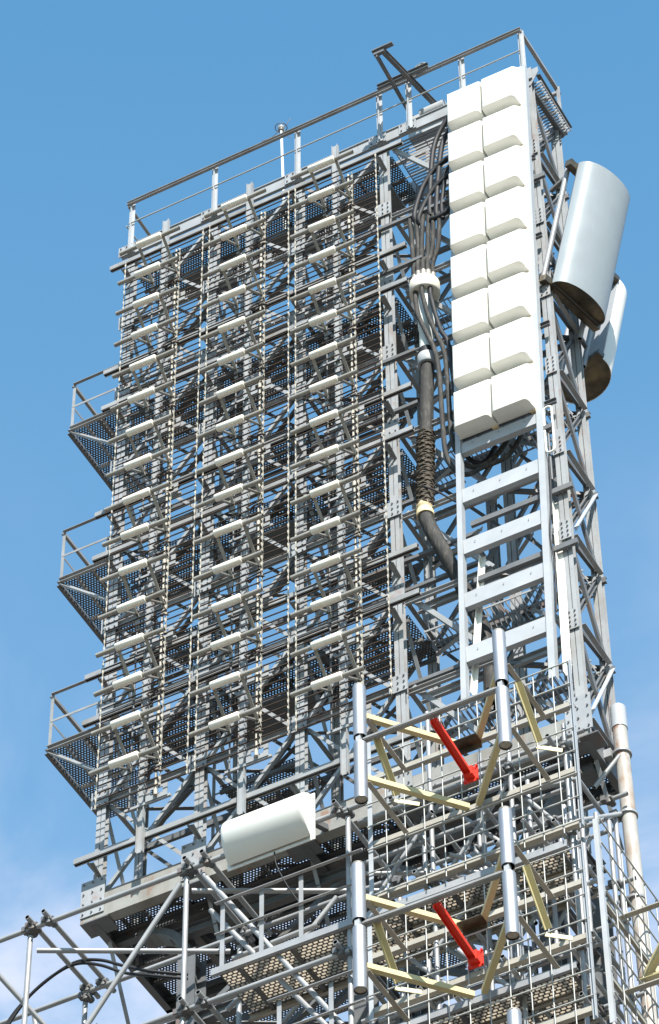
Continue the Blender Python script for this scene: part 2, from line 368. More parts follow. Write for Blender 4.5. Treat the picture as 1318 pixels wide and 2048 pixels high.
for (a, c, zz) in ((.75, 2.0, -6.0), (2.2, 3.5, -2.58), (-.2, .52, .90), (1.35, 2.05, .90), (2.6, 3.55, .90), (.7, 2.0, -9.45)):
    b = MB(); b.box((a, 1.32, zz - .22), (c, 1.9, zz - .16)); b.build('equipment_tray', M['dark'], TW)
def grating(x0, x1, y0, y1, z, along):
    b = MB()
    if along == 'x':
        y = y0
        while y <= y1: b.bar((x0, y, z), (x1, y, z), .007, .04); y += .055
        for k in range(6): xx = x0 + (x1 - x0) * k / 5; b.bar((xx, y0, z - .025), (xx, y1, z - .025), .012, .03)
    else:
        x = x0
        while x <= x1: b.bar((x, y0, z), (x, y1, z), .007, .04); x += .075
        for k in range(3): yy = y0 + (y1 - y0) * k / 2; b.bar((x0, yy, z - .025), (x1, yy, z - .025), .012, .03)
    b.build('bar_grating', M['steel'], TW)
grating(3.75, 6.34, 1.0, 2.05, 1.22, 'x')
for z in (-2.45, -5.90, -9.33, -11.05): grating(3.75, 6.12, 1.45, 1.95, z, 'y')
grating(3.9, 5.3, 2.1, 2.7, -4.2, 'y'); grating(3.9, 5.3, 2.1, 2.7, -10.3, 'y')
# lower core
for x in (.22, 2.7, 5.3):
    for y in (1.5, 2.95):
        b = MB(); b.hsec((x, y, -45.8 + .0), (x, y, -13.6), Y, .30, .26, t=.018); b.build('core_leg', M['dark'], TW)
for (x, s) in ((.22, -1), (5.3, 1)):
    b = MB(); pr = None
    for k in range(9):
        a = math.pi / 2 * k / 8; q = V(x + s * .75 * (1 - math.cos(a)), 1.5, -13.75 + .75 * math.sin(a))
        if pr: b.bar(pr, q, .28, .10, V(math.cos(a) * -s, 0, math.sin(a) * .5))
        pr = q
    b.build('curved_haunch', M['dark'], TW)
for z in (-13.15, -14.7, -16.2, -17.9, -19.6):
    for y in (1.5, 2.95):
        b = MB(); b.hsec((-.1, y, z), (5.45, y, z), Z, .16, .12); b.build('core_beam', M['dark'], TW)
    b = MB()
    for x in (.22, 2.7, 5.3): b.hsec((x, 1.5, z + .02), (x, 2.95, z + .02), Z, .14, .1)
    b.angle((.3, 1.6, z), (2.6, 2.9, z), .07, Z); b.angle((2.8, 2.9, z), (5.2, 1.6, z), .07, Z)
    b.build('core_beam', M['dark'], TW)
for (za, zb) in ((-14.7, -13.1), (-16.2, -14.7), (-17.9, -16.2), (-19.6, -17.9)):
    for y in (1.5, 2.95):
        b = MB(); b.angle((.3, y, za), (2.62, y, zb), .08, Y); b.angle((2.78, y + .03, zb), (5.22, y + .03, za), .08, Y); b.build('core_brace', M['dark'], TW)

# ------------------------------------------------------------------ guard railing on top
GR = thing('guard_railing', 'long grey guard railing along the very top of the tower', 'railing', (2.6, 1.5, 1.25))
for x in (-.92, .62, 2.13, 3.60, 4.12, 5.06, 6.10):
    b = MB(); b.angle((x + .03, .835, 1.24), (x + .03, .835, 2.49), .05, -X, t=.007); b.angle((x + .033, .835, 1.24), (x + .033, .835, 2.49), .05, X, t=.007, sg=-1)
    b.build('post', M['white_steel'], GR)
for (x, y) in ((6.16, 2.05), (-.95, 2.12), (1.4, 2.12), (3.8, 2.12)):
    b = MB(); b.angle((x, y, 1.24), (x, y, 2.49), .06, X); b.build('post', M['rail'], GR)
b = MB(); b.chan((-.95, .79, 2.45), (6.16, .79, 2.45), Z, .075, .05, t=.008); b.build('top_rail', M['rail'], GR)
b = MB(); b.angle((6.16, .80, 2.45), (6.19, 2.09, 2.45), .06, Z, sg=-1); b.angle((6.19, 2.12, 2.45), (-.95, 2.15, 2.45), .06, Z); b.angle((-.98, .82, 2.45), (-.98, 2.12, 2.45), .055, Z); b.build('top_rail', M['rail'], GR)
b = MB(); b.tube([(-.93, .80, 1.95), (6.12, .80, 1.95)], .013, 8); b.tube([(6.17, 2.12, 1.95), (-.95, 2.14, 1.95)], .013, 8); b.tube([(-.98, .82, 1.95), (-.98, 2.12, 1.95)], .013, 8); b.build('mid_rail', M['wire'], GR)

# ------------------------------------------------------------------ side balconies
for k, zf in enumerate((-2.50, -5.92, -9.35)):
    w_ = ('uppermost', 'middle', 'lowest')[k]
    B = thing('side_balcony', 'small perforated-floor balcony with railing, %s of three on the left edge' % w_, 'balcony', (-1.4, 1.5, zf), 'side balconies on the left edge of the tower')
    x0, x1, ya, yb = -1.86, -1.0, .95, 2.55
    b = MB(); b.add([(x0, ya, zf), (x1, ya, zf), (x1, yb, zf), (x0, yb, zf)], [(0, 1, 2, 3)]); b.build('floor_plate', M['perf'], B)
    b = MB(); b.chan((x0 - .005, ya - .01, zf - .02), (x1 + .06, ya - .01, zf - .02), Z, .09, .05, sg=1)
    b.build('edge_beam', M['rail'], B)
    b = MB(); b.chan((x0 - .01, ya - .01, zf - .03), (x0 - .01, yb, zf - .03), Z, .10, .05, sg=-1); b.build('edge_beam', M['dark'], B)
    for q in (.33, .66):
        b = MB(); b.angle((x0 + .86 * q, ya + .03, zf - .012), (x0 + .86 * q, yb, zf - .012), .05, -Z); b.build('joist', M['steel'], B)
    b = MB(); b.bar((x0 + .05, 1.75, zf - .08), (x1, 1.75, zf - .08), .04, .04); b.build('joist', M['steel'], B)
    b = MB(); b.angle((x0, ya + .02, zf - .08), (x1 + .06, ya + .06, zf - .90), .06, Z); b.build('support_brace', M['steel'], B)
    for y in (ya, 2.35):
        b = MB(); b.angle((x0 - .02, y, zf - .07), (x0 - .02, y, zf + 1.10), .05, X); b.build('post', M['rail'], B)
    b = MB(); b.angle((x0, ya, zf + 1.06), (x1 + .05, ya, zf + 1.06), .05, Z); b.angle((x0, ya, zf + 1.06), (x0, 2.35, zf + 1.06), .05, Z, sg=-1); b.build('top_rail', M['rail'], B)
    b = MB(); b.bar((x0, ya, zf + .55), (x1 + .05, ya, zf + .55), .008, .04); b.bar((x0, ya, zf + .55), (x0, 2.35, zf + .55), .008, .04); b.build('mid_rail', M['rail'], B)

# ------------------------------------------------------------------ dipole arrays
CP = 1.519
names = ('left', 'middle', 'right')
for k in range(3):
    x = CP * k
    A = thing('antenna_mast', 'upright steel mast behind the %s dipole column, with feed pipe and brackets' % names[k], 'mast', (x - .03, .55, -12.4), 'masts behind the dipole columns')
    b = MB(); b.hsec((x - .06, .555, -12.42), (x - .06, .555, 1.20), X, .10, .06); b.build('post', M['steel'], A)
    b = MB(); b.tube([(x + .20, .47, -11.5), (x + .20, .47, .18)], .017, 8)
    for j in range(16):
        b.tube([(x + .20, .47, -.75 * j - .22), (x + .20, .47, -.75 * j - .32)], .028, 8)
    b.build('feed_pipe', M['strip'], A)
    b = MB(); b.tube([(x - .22, .50, -11.6), (x - .22, .50, .1)], .013, 8); b.build('feed_pipe', M['dark'], A)
    for j in range(8):
        z = -1.5 * j - .62
        b = MB(); b.box((x + .03, .50, z - .48), (x + .36, .512, z - .40)); b.box((x + .03, .50, z - .30), (x + .36, .512, z - .26)); b.box((x + .03, .50, z - .40), (x + .10, .512, z - .30)); b.box((x + .29, .50, z - .40), (x + .36, .512, z - .30))
        b.box((x - .30, .515, z - .50), (x + .40, .55, z - .46))
        b.build('bracket_plate', M['steel'], A)
        b = MB(); q = [(x + .02 + .05 * i, .44 + .03 * math.sin(i * 2.1), z - .05 + .05 * math.cos(i * 1.7)) for i in range(7)]
        b.tube(spline(q, 4), .016, 6); b.tube([(x + .05, .42, z - .02), (x + .3, .42, z + .01)], .012, 6); b.build('coax_tail', M['rod'], A)
    for sgm in range(4):
        zt = .38 - 3.0 * sgm; zb = zt - 2.93 + (.10 if sgm == 3 else 0)
        R_ = thing('reflector_screen', 'rusty rod reflector screen behind the %s dipole column, %s of four panels' % (names[k], ('top', 'second', 'third', 'lowest')[sgm]), 'reflector', (x, .45, zb), 'rod reflector screens behind the dipoles')
        b = MB(); z = zt - .02; i = 0
        while z > zb:
            s0 = random.uniform(-.004, .004)
            b.tube([(x - .72, .45 + s0, z), (x - .1, .447 + s0, z + random.uniform(-.004, .004)), (x + .70, .45 - s0, z)], .0105, 6); z -= .132; i += 1
        b.build('rod', M['rod'], R_)
        for (xs, rr) in ((-.705, .010), (.28, .016), (.695, .011)):
            b = MB(); zz = zt - (.25 if xs == .28 and sgm == 0 else 0); n = 132; q4 = []
            for q in range(n + 1):                      # a flat strip twisted round every rod
                a = math.pi * q / 6 + (xs + k) * 2; hw = rr * 1.15
                for e in (1, -1): q4.append((x + xs + e * hw * math.cos(a), .432 + e * hw * math.sin(a), zz + (zb - zz) * q / n))
            b.add(q4, [(2 * q, 2 * q + 1, 2 * q + 3, 2 * q + 2) for q in range(n)])
            o_ = b.build('edge_strip', M['strip'], R_); so = o_.modifiers.new('thickness', 'SOLIDIFY'); so.thickness = .006; so.offset = 0
def make_dipole(odd):
    D = thing('dipole_antenna', 'x', 'dipole', (0, 0, 0), 'white sleeved dipoles in three columns')
    b = MB(); b.tube([(-.54, 0, 0), (.53, 0, 0)], .034, 12, True, 0, .8, 1); b.build('rod', [M['alu'], M['hollow']], D, world=False)
    b = MB(); b.tube([(-.225, -.012, 0), (-.215, -.012, 0), (.205, -.012, 0), (.215, -.012, 0)], [.048, .057, .057, .049], 18); b.build('sleeve', M['sleeve'], D, world=False)
    dz = .33 if odd else -.43
    for s in (-.205, .225):
        b = MB(); b.sec((s, .01, 0), (s, .46, dz), X, [(-.022, .022, -.009, .009)])
        if odd: b.bar((s, .46, dz + .02), (s, .46, dz - .20), .05, .02, Y)
        b.build('support_arm', M['alu'], D, world=False)
    return D
protos = [make_dipole(0), make_dipole(1)]; used = [False, False]
for k in range(3):
    for j in range(16):
        o = protos[j % 2] if not used[j % 2] else copy_tree(protos[j % 2]); used[j % 2] = True
        o.location = (CP * k, 0, -.75 * j + ZO)
        o.rotation_euler = (random.uniform(-.02, .02), random.uniform(-.008, .008), random.uniform(-.012, .012))
        w_ = ORD[j] if j in (0, 15) else ORD[j] + ' from the top'
        o['label'] = 'white sleeved horizontal dipole, %s in the %s dipole column' % (w_, names[k])

# ------------------------------------------------------------------ white panel antennas
LEAN = .0225
def lean(x, z): return x + LEAN * (z + 7.0)
def make_panel():
    P_ = thing('panel_antenna', 'x', 'antenna', (0, 0, 0), 'white panel antennas in two columns')
    import bmesh
    bm = bmesh.new()
    wb, wf, d, h = .285, .255, .235, .955
    vs_ = [bm.verts.new(q) for q in ((-wb, 0, 0), (wb, 0, 0), (wf, -d, .0), (-wf - .03, -d, .0), (-wb, 0, h), (wb, 0, h), (wf, -d, h - .215), (-wf - .03, -d, h - .215))]
    for f in ((0, 3, 2, 1), (4, 5, 6, 7), (3, 7, 6, 2), (0, 4, 7, 3), (1, 2, 6, 5), (0, 1, 5, 4)): bm.faces.new([vs_[i] for i in f])
    bm.edges.ensure_lookup_table()
    ed = [e for e in bm.edges if {vs_.index(q) for q in e.verts} in ({3, 7}, {2, 6}, {6, 7})]
    bmesh.ops.bevel(bm, geom=ed, offset=.06, segments=6, profile=.5, affect='EDGES')
    ed = [e for e in bm.edges if e.calc_face_angle(0) > .9 and all(q.co.z < .01 for q in e.verts) and all(q.co.y < -.005 for q in e.verts)]
    bmesh.ops.bevel(bm, geom=ed, offset=.012, segments=2, profile=.5, affect='EDGES')
    me = bpy.data.meshes.new('radome'); bm.to_mesh(me); bm.free()
    for p in me.polygons: p.use_smooth = True
    try: me.set_sharp_from_angle(angle=math.radians(40))
    except Exception: pass
    me.materials.append(M['white']); o = bpy.data.objects.new('radome', me); col.objects.link(o); o.parent = P_
    b = MB(); b.box((-.2965, .002, -.004), (.2965, .022, .985))
    for i in range(6): b.tube([(-.25 + .1 * i, -.004, -.02), (-.25 + .1 * i, -.014, -.02)], .006, 6)
    b.build('back_plate', M['white'], P_, world=False)
    b = MB(); b.box((.20, .004, -.028), (.29, .10, -.006)); b.build('bottom_clip', M['beige'], P_, world=False)
    return P_
pp = make_panel(); first = True
for c in range(2):
    for j in range(8):
        o = pp if first else copy_tree(pp); first = False
        z = .37 - 1.012 * j
        o.location = (lean((5.655, 5.065)[c], z), .685, z + ZO); o.rotation_euler = (0, math.atan(LEAN), 0)
        o['label'] = 'white box panel antenna, %s in the %s panel column' % ('lowest' if j == 7 else ('topmost' if j == 0 else ORD[j] + ' from the top'), ('right', 'left')[c])
FR = thing('support_frame', 'white ladder-like steel frame holding the two columns of white panel antennas', 'frame', (5.4, .8, -11.8))
for (x0, wd, zb) in ((4.735, .075, -11.80), (5.985, .095, -11.95)):
    b = MB(); b.sec((lean(x0, zb), .74, zb), (lean(x0, 1.35), .74, 1.35), Y, [(-.05, -.04, -wd / 2, wd / 2), (-.04, .06, -wd / 2, -wd / 2 + .01), (-.04, .06, wd / 2 - .01, wd / 2)]); b.build('stile', M['white_steel'], FR)
for (zt, h) in ((-6.78, .20), (-7.72, .27), (-8.74, .27), (-9.77, .27), (-10.78, .28), (-1.6, .2), (-4.2, .2)):
    zc = zt - h / 2
    b = MB(); b.chan((lean(4.775, zc), .72, zc), (lean(5.935, zc), .72, zc), Z, h, .09, t=.012, sg=-1)
    for i in range(3): b.tube([(lean(4.95 + .4 * i, zc), .708, zc + .03), (lean(4.95 + .4 * i, zc), .70, zc + .03)], .010, 6)
    b.build('crossbeam', M['white_steel'], FR)
b = MB(); b.angle((5.98, 1.0, -8.4), (6.02, .80, -11.9), .085, X); b.build('stay', M['white'], FR)
b = MB(); b.angle((4.90, .90, -9.0), (4.66, .90, -11.5), .07, X); b.build('stay', M['white'], FR)

# ------------------------------------------------------------------ drum radomes at the right edge
def shell_antenna(name, label, p0, c, n, up, depth, back_len, mats, mast_s, over=.14):
    p0, c, n, up = V(p0), V(c), V(n), V(up)
    T = thing(name, label, 'antenna', p0, 'large curved radome antennas on the right edge')
    a = up.normalized(); nn = (n - a * n.dot(a)).normalized(); ch = c.normalized(); W = c.length
    N = 36; prof = []
    for i in range(N + 1):
        q = math.pi * i / N
        prof.append(p0 + c * (.5 - .5 * math.cos(q)) + nn * (depth * math.sin(q) ** .85))
    b = MB()
    b.add(prof + [q + up for q in prof], [(i, i + 1, N + 2 + i, N + 1 + i) for i in range(N)], True)
    inn = [p0 + c * .5 + (q - p0 - c * .5) * .985 for q in prof]
    b.add(inn + [q + up for q in inn], [(N + 1 + i, N + 2 + i, i + 1, i) for i in range(N)], True)
    b.add(prof + inn, [(i, N + 1 + i, N + 2 + i, i + 1) for i in range(N)]); b.add([q + up for q in prof + inn], [(i + 1, N + 2 + i, N + 1 + i, i) for i in range(N)])
    b.build('radome_shell', mats[0], T)
    for off in (a * .03, up - a * .03):
        b = MB(); q = [x + off for x in inn]; b.add(q, [tuple(range(N, -1, -1))]); b.add([x + a * .008 for x in q], [tuple(range(N + 1))]); b.build('end_plate', M['endplate'], T)
    b = MB(); q = [p0 - nn * .004, p0 + c - nn * .004]; b.add([q[0], q[1], q[1] + up, q[0] + up, q[0] - nn * .01, q[1] - nn * .01, q[1] + up - nn * .01, q[0] + up - nn * .01],
        [(0, 1, 2, 3), (7, 6, 5, 4), (0, 4, 5, 1), (2, 6, 7, 3), (1, 5, 6, 2), (0, 3, 7, 4)]); b.build('back_plate', mats[1], T)
    for off in (a * .02, up * .97):
        b = MB(); b.sec(p0 - ch * over + off - nn * .075, p0 + c + ch * .04 + off - nn * .075, nn, [(-.06, .06, -.055, .055)]); b.build('back_beam', M['endplate'], T)
    for s_ in mast_s:
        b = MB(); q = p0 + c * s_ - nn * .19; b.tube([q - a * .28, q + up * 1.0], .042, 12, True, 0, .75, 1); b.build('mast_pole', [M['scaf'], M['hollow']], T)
    for q in (.1, .9):
        b = MB(); r = p0 + c * mast_s[0] + up * q - nn * .2; b.bar(r, r - nn * .35 + ch * .1, .06, .06, a); b.build('bracket', M['dark'], T)
shell_antenna('shell_radome_antenna', 'large pale grey half-drum radome tilted outward on the right edge, upper of the pair',
              (6.27, .90, -3.88), (.25, 1.04, 0), (.97, -.23, 0), V(.97, -.23, 0) * .666 + V(0, 0, 2.29), .30, 0, (M['radome'], M['dark']), (-.02, .86))
shell_antenna('shell_radome_antenna', 'white curved radome seen edge-on behind and below the grey half-drum',
              (5.37, 2.92, -3.77), (.90, -.32, 0), (.33, .94, 0), V(.40, .92, 0) * .52 + V(0, 0, 2.30), .42, 0, (M['white'], M['white_steel']), (.82, .2), .1)

# ------------------------------------------------------------------ horizontal half-round cover
CV = thing('horizontal_radome', 'white half-round horizontal radome bolted to the lower girder', 'antenna', (2.25, -.06, -13.9))
prof = []
for i in range(25):
    q = i / 24
    zz = -13.24 - .70 * q
    prof.append((.34 * (math.sin(math.pi * min(1, q * .98 + .01)) ** .62) * (1 - .18 * q), zz))
xa, xb = 1.66, 2.83
yb_ = -.06
b = MB(); n = len(prof)
pt = lambda x, e, dz=0: [(x, yb_ - d * e, z + dz) for d, z in prof]
rings = [pt(xa, .80), pt(xa + .02, .93), pt(xa + .06, 1.0), pt(xb - .05, 1.0), pt(xb - .02, .98), pt(xb - .01, .93)]
b.add([q for r in rings for q in r], [(r * n + i, r * n + i + 1, (r + 1) * n + i + 1, (r + 1) * n + i) for r in range(5) for i in range(n - 1)], True)
b.add(rings[0], [tuple(range(n))]); b.add(rings[5], [tuple(range(n - 1, -1, -1))])
b.build('shell', M['cover'], CV)
b = MB(); b.box((xa - .04, yb_ + .002, -13.98), (xb + .03, yb_ + .018, -13.20))
for i in range(8): b.tube([(xa + .05 + i * .155, yb_ + .002, -13.962), (xa + .05 + i * .155, yb_ - .008, -13.962)], .009, 6)
for i in range(5): b.tube([(xb + .018, yb_ + .002, -13.29 - .15 * i), (xb + .018, yb_ - .008, -13.29 - .15 * i)], .009, 6)
b.build('back_flange', M['cover'], CV)
for q in (xa + .2, xb - .3):
    b = MB(); b.bar((q, yb_ + .02, -13.35), (q, .86, -12.9), .08, .08); b.build('bracket', M['dark'], CV)
b = MB(); b.tube(spline([(2.29, -.06, -13.96), (2.34, -.08, -14.24), (2.49, -.04, -14.64), (2.66, .04, -14.99)], 8), .009, 6); b.build('cable_tail', M['black'], CV)

# ------------------------------------------------------------------ feeder, splitter, cables
SP = thing('power_splitter', 'round cream power splitter drum on a pale pipe between grey cables', 'splitter', (4.19, 1.0, -4.4))
b = MB(); b.tube([(4.2, 1, -2.80), (4.2, 1, -2.79), (4.2, 1, -2.56), (4.2, 1, -2.55)], [.215, .228, .228, .215], 28)
for i in range(12):
    a = 2 * math.pi * i / 12; b.tube([(4.2 + .2 * math.cos(a), 1 + .2 * math.sin(a), -2.56), (4.2 + .2 * math.cos(a), 1 + .2 * math.sin(a), -2.53)], .016, 6)
b.build('drum', M['sleeve'], SP)
b = MB(); b.tube([(4.2, 1, -2.8), (4.2, 1, -3.35), (4.2, 1, -3.36), (4.2, 1, -3.6), (4.2, 1, -3.62), (4.19, 1, -4.12)], [.115, .115, .125, .125, .11, .11], 20); b.build('pipe', M['pipe_white'], SP)
b = MB(); b.tube([(4.19, 1, -4.10), (4.19, 1, -4.22)], .125, 20); b.build('seal', M['black'], SP)
b = MB(); b.tube([(4.19, 1, -4.44), (4.19, 1, -4.43), (4.19, 1, -4.24), (4.19, 1, -4.23)], [.135, .145, .145, .135], 24); b.build('collar', M['white_steel'], SP)
FD = thing('feeder_cable', 'thick dark corrugated feeder cable hanging below the splitter and bending behind the frame', 'cable', (4.1, 1.0, -12))
pts = []; rs = []
z = -4.44
while z > -5.95:
    pts.append((4.185 + (-4.44 - z) * -.045, 1.0, z)); rs.append(.098 + (.004 if len(pts) % 2 else 0)); z -= .022
b = MB(); b.tube(pts, rs, 20); b.build('corrugated_length', M['jacket'], FD)
b = MB(); b.tube(spline([(4.05, 1.0, -7.45), (4.06, 1.0, -7.65), (4.16, 1.0, -8.02), (4.31, 1.05, -8.50), (4.46, 1.22, -9.05), (4.64, 1.34, -9.75), (4.735, 1.34, -10.4), (4.735, 1.34, -11.35)], 8), .105, 20, True, 0, .9, 1); b.build('bent_length', [M['jacket'], M['hollow']], FD)
b = MB(); pts = [V(4.115 - .045 * (k / 40), 1.0, -5.95 - 1.5 * k / 40) for k in range(41)]; b.tube(pts, .112, 16); 
for hnd in (1, -1):
    for ph in range(4):
        q = []
        for k in range(140):
            t_ = k / 139; a = hnd * t_ * 26 + ph * math.pi / 2; c = V(4.115 - .06 * t_, 1.0, -5.92 - 1.52 * t_); rr = .118 + .010 * math.sin(k * 1.3)
            q.append(c + V(math.cos(a) * rr, math.sin(a) * rr, 0))
        b.tube(q, .014, 5)
b.build('rope_wrapping', M['rope'], FD)
b = MB(); b.tube([(4.05, 1, -7.40), (4.05, 1, -7.47), (4.05, 1, -7.48), (4.05, 1, -7.53), (4.05, 1, -7.54), (4.055, 1, -7.62)], [.125, .125, .116, .116, .125, .125], 20); b.build('hose_clamp', M['beige'], FD)
CG = 'grey and black cables round the splitter'
def cable(pts, r, mat, label, n=10):
    b = MB(); b.tube(spline(pts, 8), r, n); o = b.build('cable', M[mat]); tag(o, label, 'cable', CG); return o
gt = [(4.05, -1.03, 4.05, -1.55), (4.16, -1.15, 4.15, -1.74), (4.26, -1.17, 4.21, -1.72), (4.36, -1.22, 4.31, -1.78), (4.44, -1.25, 4.40, -1.77), (4.54, -1.27, 4.49, -1.83)]
ups = [(-.14, -.06), (-.10, -.12), (-.02, -.16), (.06, -.15), (.12, -.11), (.16, -.03)]
lab = ['first', 'second', 'third', 'fourth', 'fifth', 'sixth']
for i, (dx, dy) in enumerate(ups):
    xa_, za_, xb_, zb_ = gt[i]
    cable([(4.2 + dx, 1 + dy, -2.52), (4.2 + dx, 1 + dy, -2.2), (xb_ + .5 * (4.2 + dx - xb_) + .02 * math.sin(i * 3), .95, -1.98), (xb_, .94, zb_ + .08), (xa_, .90, za_), (xa_ + .01, .90, za_ + .15)], .037, 'jacket',
          'grey ribbed cable rising from the splitter drum, %s of six from the left' % lab[i])
    b = MB(); b.tube([(4.2 + dx, 1 + dy, -2.55), (4.2 + dx, 1 + dy, -2.42)], .044, 10); b.build('cable_gland', M['alu'], SP)
arcs = [[(4.40, .90, -1.1), (4.40, .88, -.95), (4.44, .88, -.25), (4.51, .88, .48), (4.64, .88, .89), (4.86, .86, 1.2)],
        [(4.51, .90, -1.2), (4.51, .88, -1.05), (4.56, .88, -.33), (4.64, .88, .39), (4.72, .88, .67), (4.88, .86, .86)],
        [(4.15, .90, -1.12), (4.15, .86, -1.02), (4.19, .86, -.77), (4.31, .86, -.38), (4.47, .86, -.11), (4.62, .86, .02), (4.86, .86, .10)],
        [(4.22, .90, -1.2), (4.22, .86, -1.1), (4.30, .86, -.87), (4.43, .86, -.62), (4.57, .86, -.46), (4.86, .86, -.28)],
        [(4.40, .88, -1.22), (4.56, .88, -1.24), (4.71, .88, -1.18), (4.9, .9, -1.0)],
        [(4.60, .90, -1.3), (4.60, .88, -1.0), (4.66, .88, -.5), (4.70, .88, -.2), (4.90, .88, .0)]]
al = ['highest of the upright pair', 'inner of the upright pair', 'upper of the two big arcs', 'lower of the two big arcs', 'short lowest piece', 'short steep piece beside the panels']
for i, a_ in enumerate(arcs):
    cable(a_, .042 if i < 5 else .034, 'black', 'thick black cable bending up behind the left panel column, ' + al[i], 12)
dn = [(-.10, -.12), (.03, -.16), (.13, -.09)]
de = [[(4.13, .84, -3.2), (4.17, .83, -3.5), (4.26, .83, -3.85), (4.39, .84, -4.37), (4.44, .84, -4.9), (4.45, .84, -5.5), (4.46, .84, -6.18), (4.48, .84, -6.65), (4.57, .85, -7.03), (4.74, .92, -7.2), (4.95, 1.0, -7.09), (5.3, 1.02, -7.05), (5.5, 1.0, -6.87), (5.66, 1.0, -6.5)],
      [(4.27, .82, -3.2), (4.31, .82, -3.5), (4.41, .82, -3.94), (4.54, .82, -4.47), (4.57, .82, -4.94), (4.58, .82, -5.6), (4.59, .83, -6.4), (4.64, .88, -6.75), (4.74, .95, -6.98), (4.95, 1.0, -7.05), (5.15, 1.0, -6.97), (5.31, 1.0, -6.80), (5.42, 1.0, -6.5)],
      [(4.38, .84, -3.2), (4.42, .84, -3.5), (4.50, .84, -3.97), (4.60, .84, -4.3), (4.64, .84, -4.8), (4.68, .84, -5.6), (4.70, .85, -6.3), (4.72, .9, -6.7), (4.85, .97, -6.95), (5.0, 1.03, -6.95), (5.15, 1.05, -6.7)]]
for i in range(3):
    dx, dy = dn[i]
    cable([(4.2 + dx, 1 + dy, -2.78), (4.2 + dx, 1 + dy, -2.95)] + de[i], .036, 'jacket' if i < 2 else 'black', 'dark cable running down from the splitter and under the panels, %s of three' % ('left', 'middle', 'right')[i])
cable([(3.9, .9, -6.9), (4.3, .88, -7.35), (4.6, .86, -7.75), (4.75, .86, -7.8)], .014, 'black', 'thin black wire sagging from the rope wrapping to the frame')

# ------------------------------------------------------------------ small things near the top and right
DV = thing('davit_hoist', 'dark hoist arm of two beams jutting over the top railing', 'hoist', (4.2, 1.3, 2.2))
b = MB(); b.hsec((4.42, 1.38, 2.26), (4.13, -.02, 2.30), Z, .10, .07); b.build('beam', M['dark'], DV)
b = MB(); b.hsec((3.98, 1.36, 2.20), (4.03, -.02, 2.22), Z, .07, .05); b.build('beam', M['dark'], DV)
b = MB(); b.box((3.96, -.06, 2.33), (4.32, .02, 2.355)); b.box((3.98, -.03, 2.25), (4.16, .03, 2.33)); b.build('tip_plate', M['dark'], DV)
b = MB(); b.chan((3.72, .62, 2.33), (4.62, .62, 2.33), Z, .10, .05); b.box((3.73, .60, 2.36), (4.6, .66, 2.37)); b.build('cross_channel', M['dark'], DV)
b = MB()
for a in range(2):
    b.tube([V(4.47 + .10 * math.cos(q * .3), .64 + .0 + a * .03, 2.42 + .10 * math.sin(q * .3)) for q in range(22)], .014, 6, False)
b.tube([(4.47, .6, 2.42), (4.47, .7, 2.42)], .03, 8); b.build('pulley', M['rail'], DV)
b = MB(); b.box((3.92, 1.25, 1.62), (4.52, 1.55, 2.16)); b.tube([(4.20, 1.2, 1.95), (4.62, 1.2, 1.95)], .13, 16); b.build('winch', M['white_steel'], DV)
LR = thing('beacon_rod', 'slim pale rod with a round ringed head above the top railing', 'rod', (1.2, 2.0, 1.4))
b = MB(); b.tube([(1.30, 2.0, 1.3), (1.22, 2.0, 4.42)], .025, 10); b.tube([(1.22, 2.0, 4.42), (1.215, 2.0, 4.58)], .02, 8); b.build('rod', M['pipe_white'], LR)
b = MB(); c = V(1.215, 2.0, 4.63); b.tube([c + V(0, 0, -.06), c + V(0, 0, .02), c + V(0, 0, .07)], [.045, .06, .03], 14); b.build('head', M['alu'], LR)
b = MB(); b.tube([c + V(.10 * math.cos(q * .35), .10 * math.sin(q * .35), .02) for q in range(19)], .008, 6)
b.tube([c + V(.06, 0, 0), c + V(.14, .0, .1), c + V(.17, .02, .2)], .006, 5); b.tube(spline([c + V(-.05, 0, -.02), c + V(-.16, 0, -.13), c + V(-.38, 0, -.12)], 6), .006, 5); b.tube(spline([c + V(.05, 0, -.05), c + V(.10, 0, -.25), c + V(.2, 0, -.42)], 6), .006, 5)
b.build('ring', M['dark'], LR)
LP = thing('folded_dipole', 'small white folded loop antenna beside the lower right of the panels', 'antenna', (6.08, .75, -7.6))
q = []
for k in range(9): a = math.pi * k / 8; q.append((6.10 + .062 * math.cos(a), .72, -6.80 + .062 * math.sin(a)))
for k in range(9): a = math.pi + math.pi * k / 8; q.append((6.10 + .062 * math.cos(a), .72, -7.62 + .062 * math.sin(a)))
q.append(q[0]); b = MB(); b.tube(q, .016, 8); b.build('loop', M['white'], LP)
b = MB(); b.tube([(6.07, .76, -7.15), (6.07, .76, -8.2)], .018, 8); b.box((6.03, .70, -7.2), (6.16, .76, -7.12)); b.build('stub_mast', M['dark'], LP)
b = MB(); b.tube(spline([(6.06, .74, -7.7), (6.05, .72, -8.6), (6.0, .70, -9.3), (6.03, .70, -9.9), (6.0, .7, -10.8)], 6), .013, 6); b.build('lead', M['black'], LP)
RP = thing('pipe_mast', 'thick whitish pipe with rust patches standing at the right edge', 'pipe', (6.42, 1.5, -20))
b = MB(); b.tube([(6.45, 1.5, -19.5), (6.40, 1.5, -12.40)], .094, 20); b.build('pipe', M['rustpipe'], RP)
b = MB(); b.tube([(6.40, 1.5, -12.42), (6.40, 1.5, -12.05)], .104, 20); b.build('cap', M['white_steel'], RP)
for z in (-12.85, -13.9, -15.3):
    b = MB(); b.tube([(6.40, 1.5, z), (6.40, 1.5, z - .035)], .125, 20); b.box((6.20, 1.38, z - .08), (6.30, 1.5, z + .05)); b.build('pipe_clamp', M['scaf'], RP)

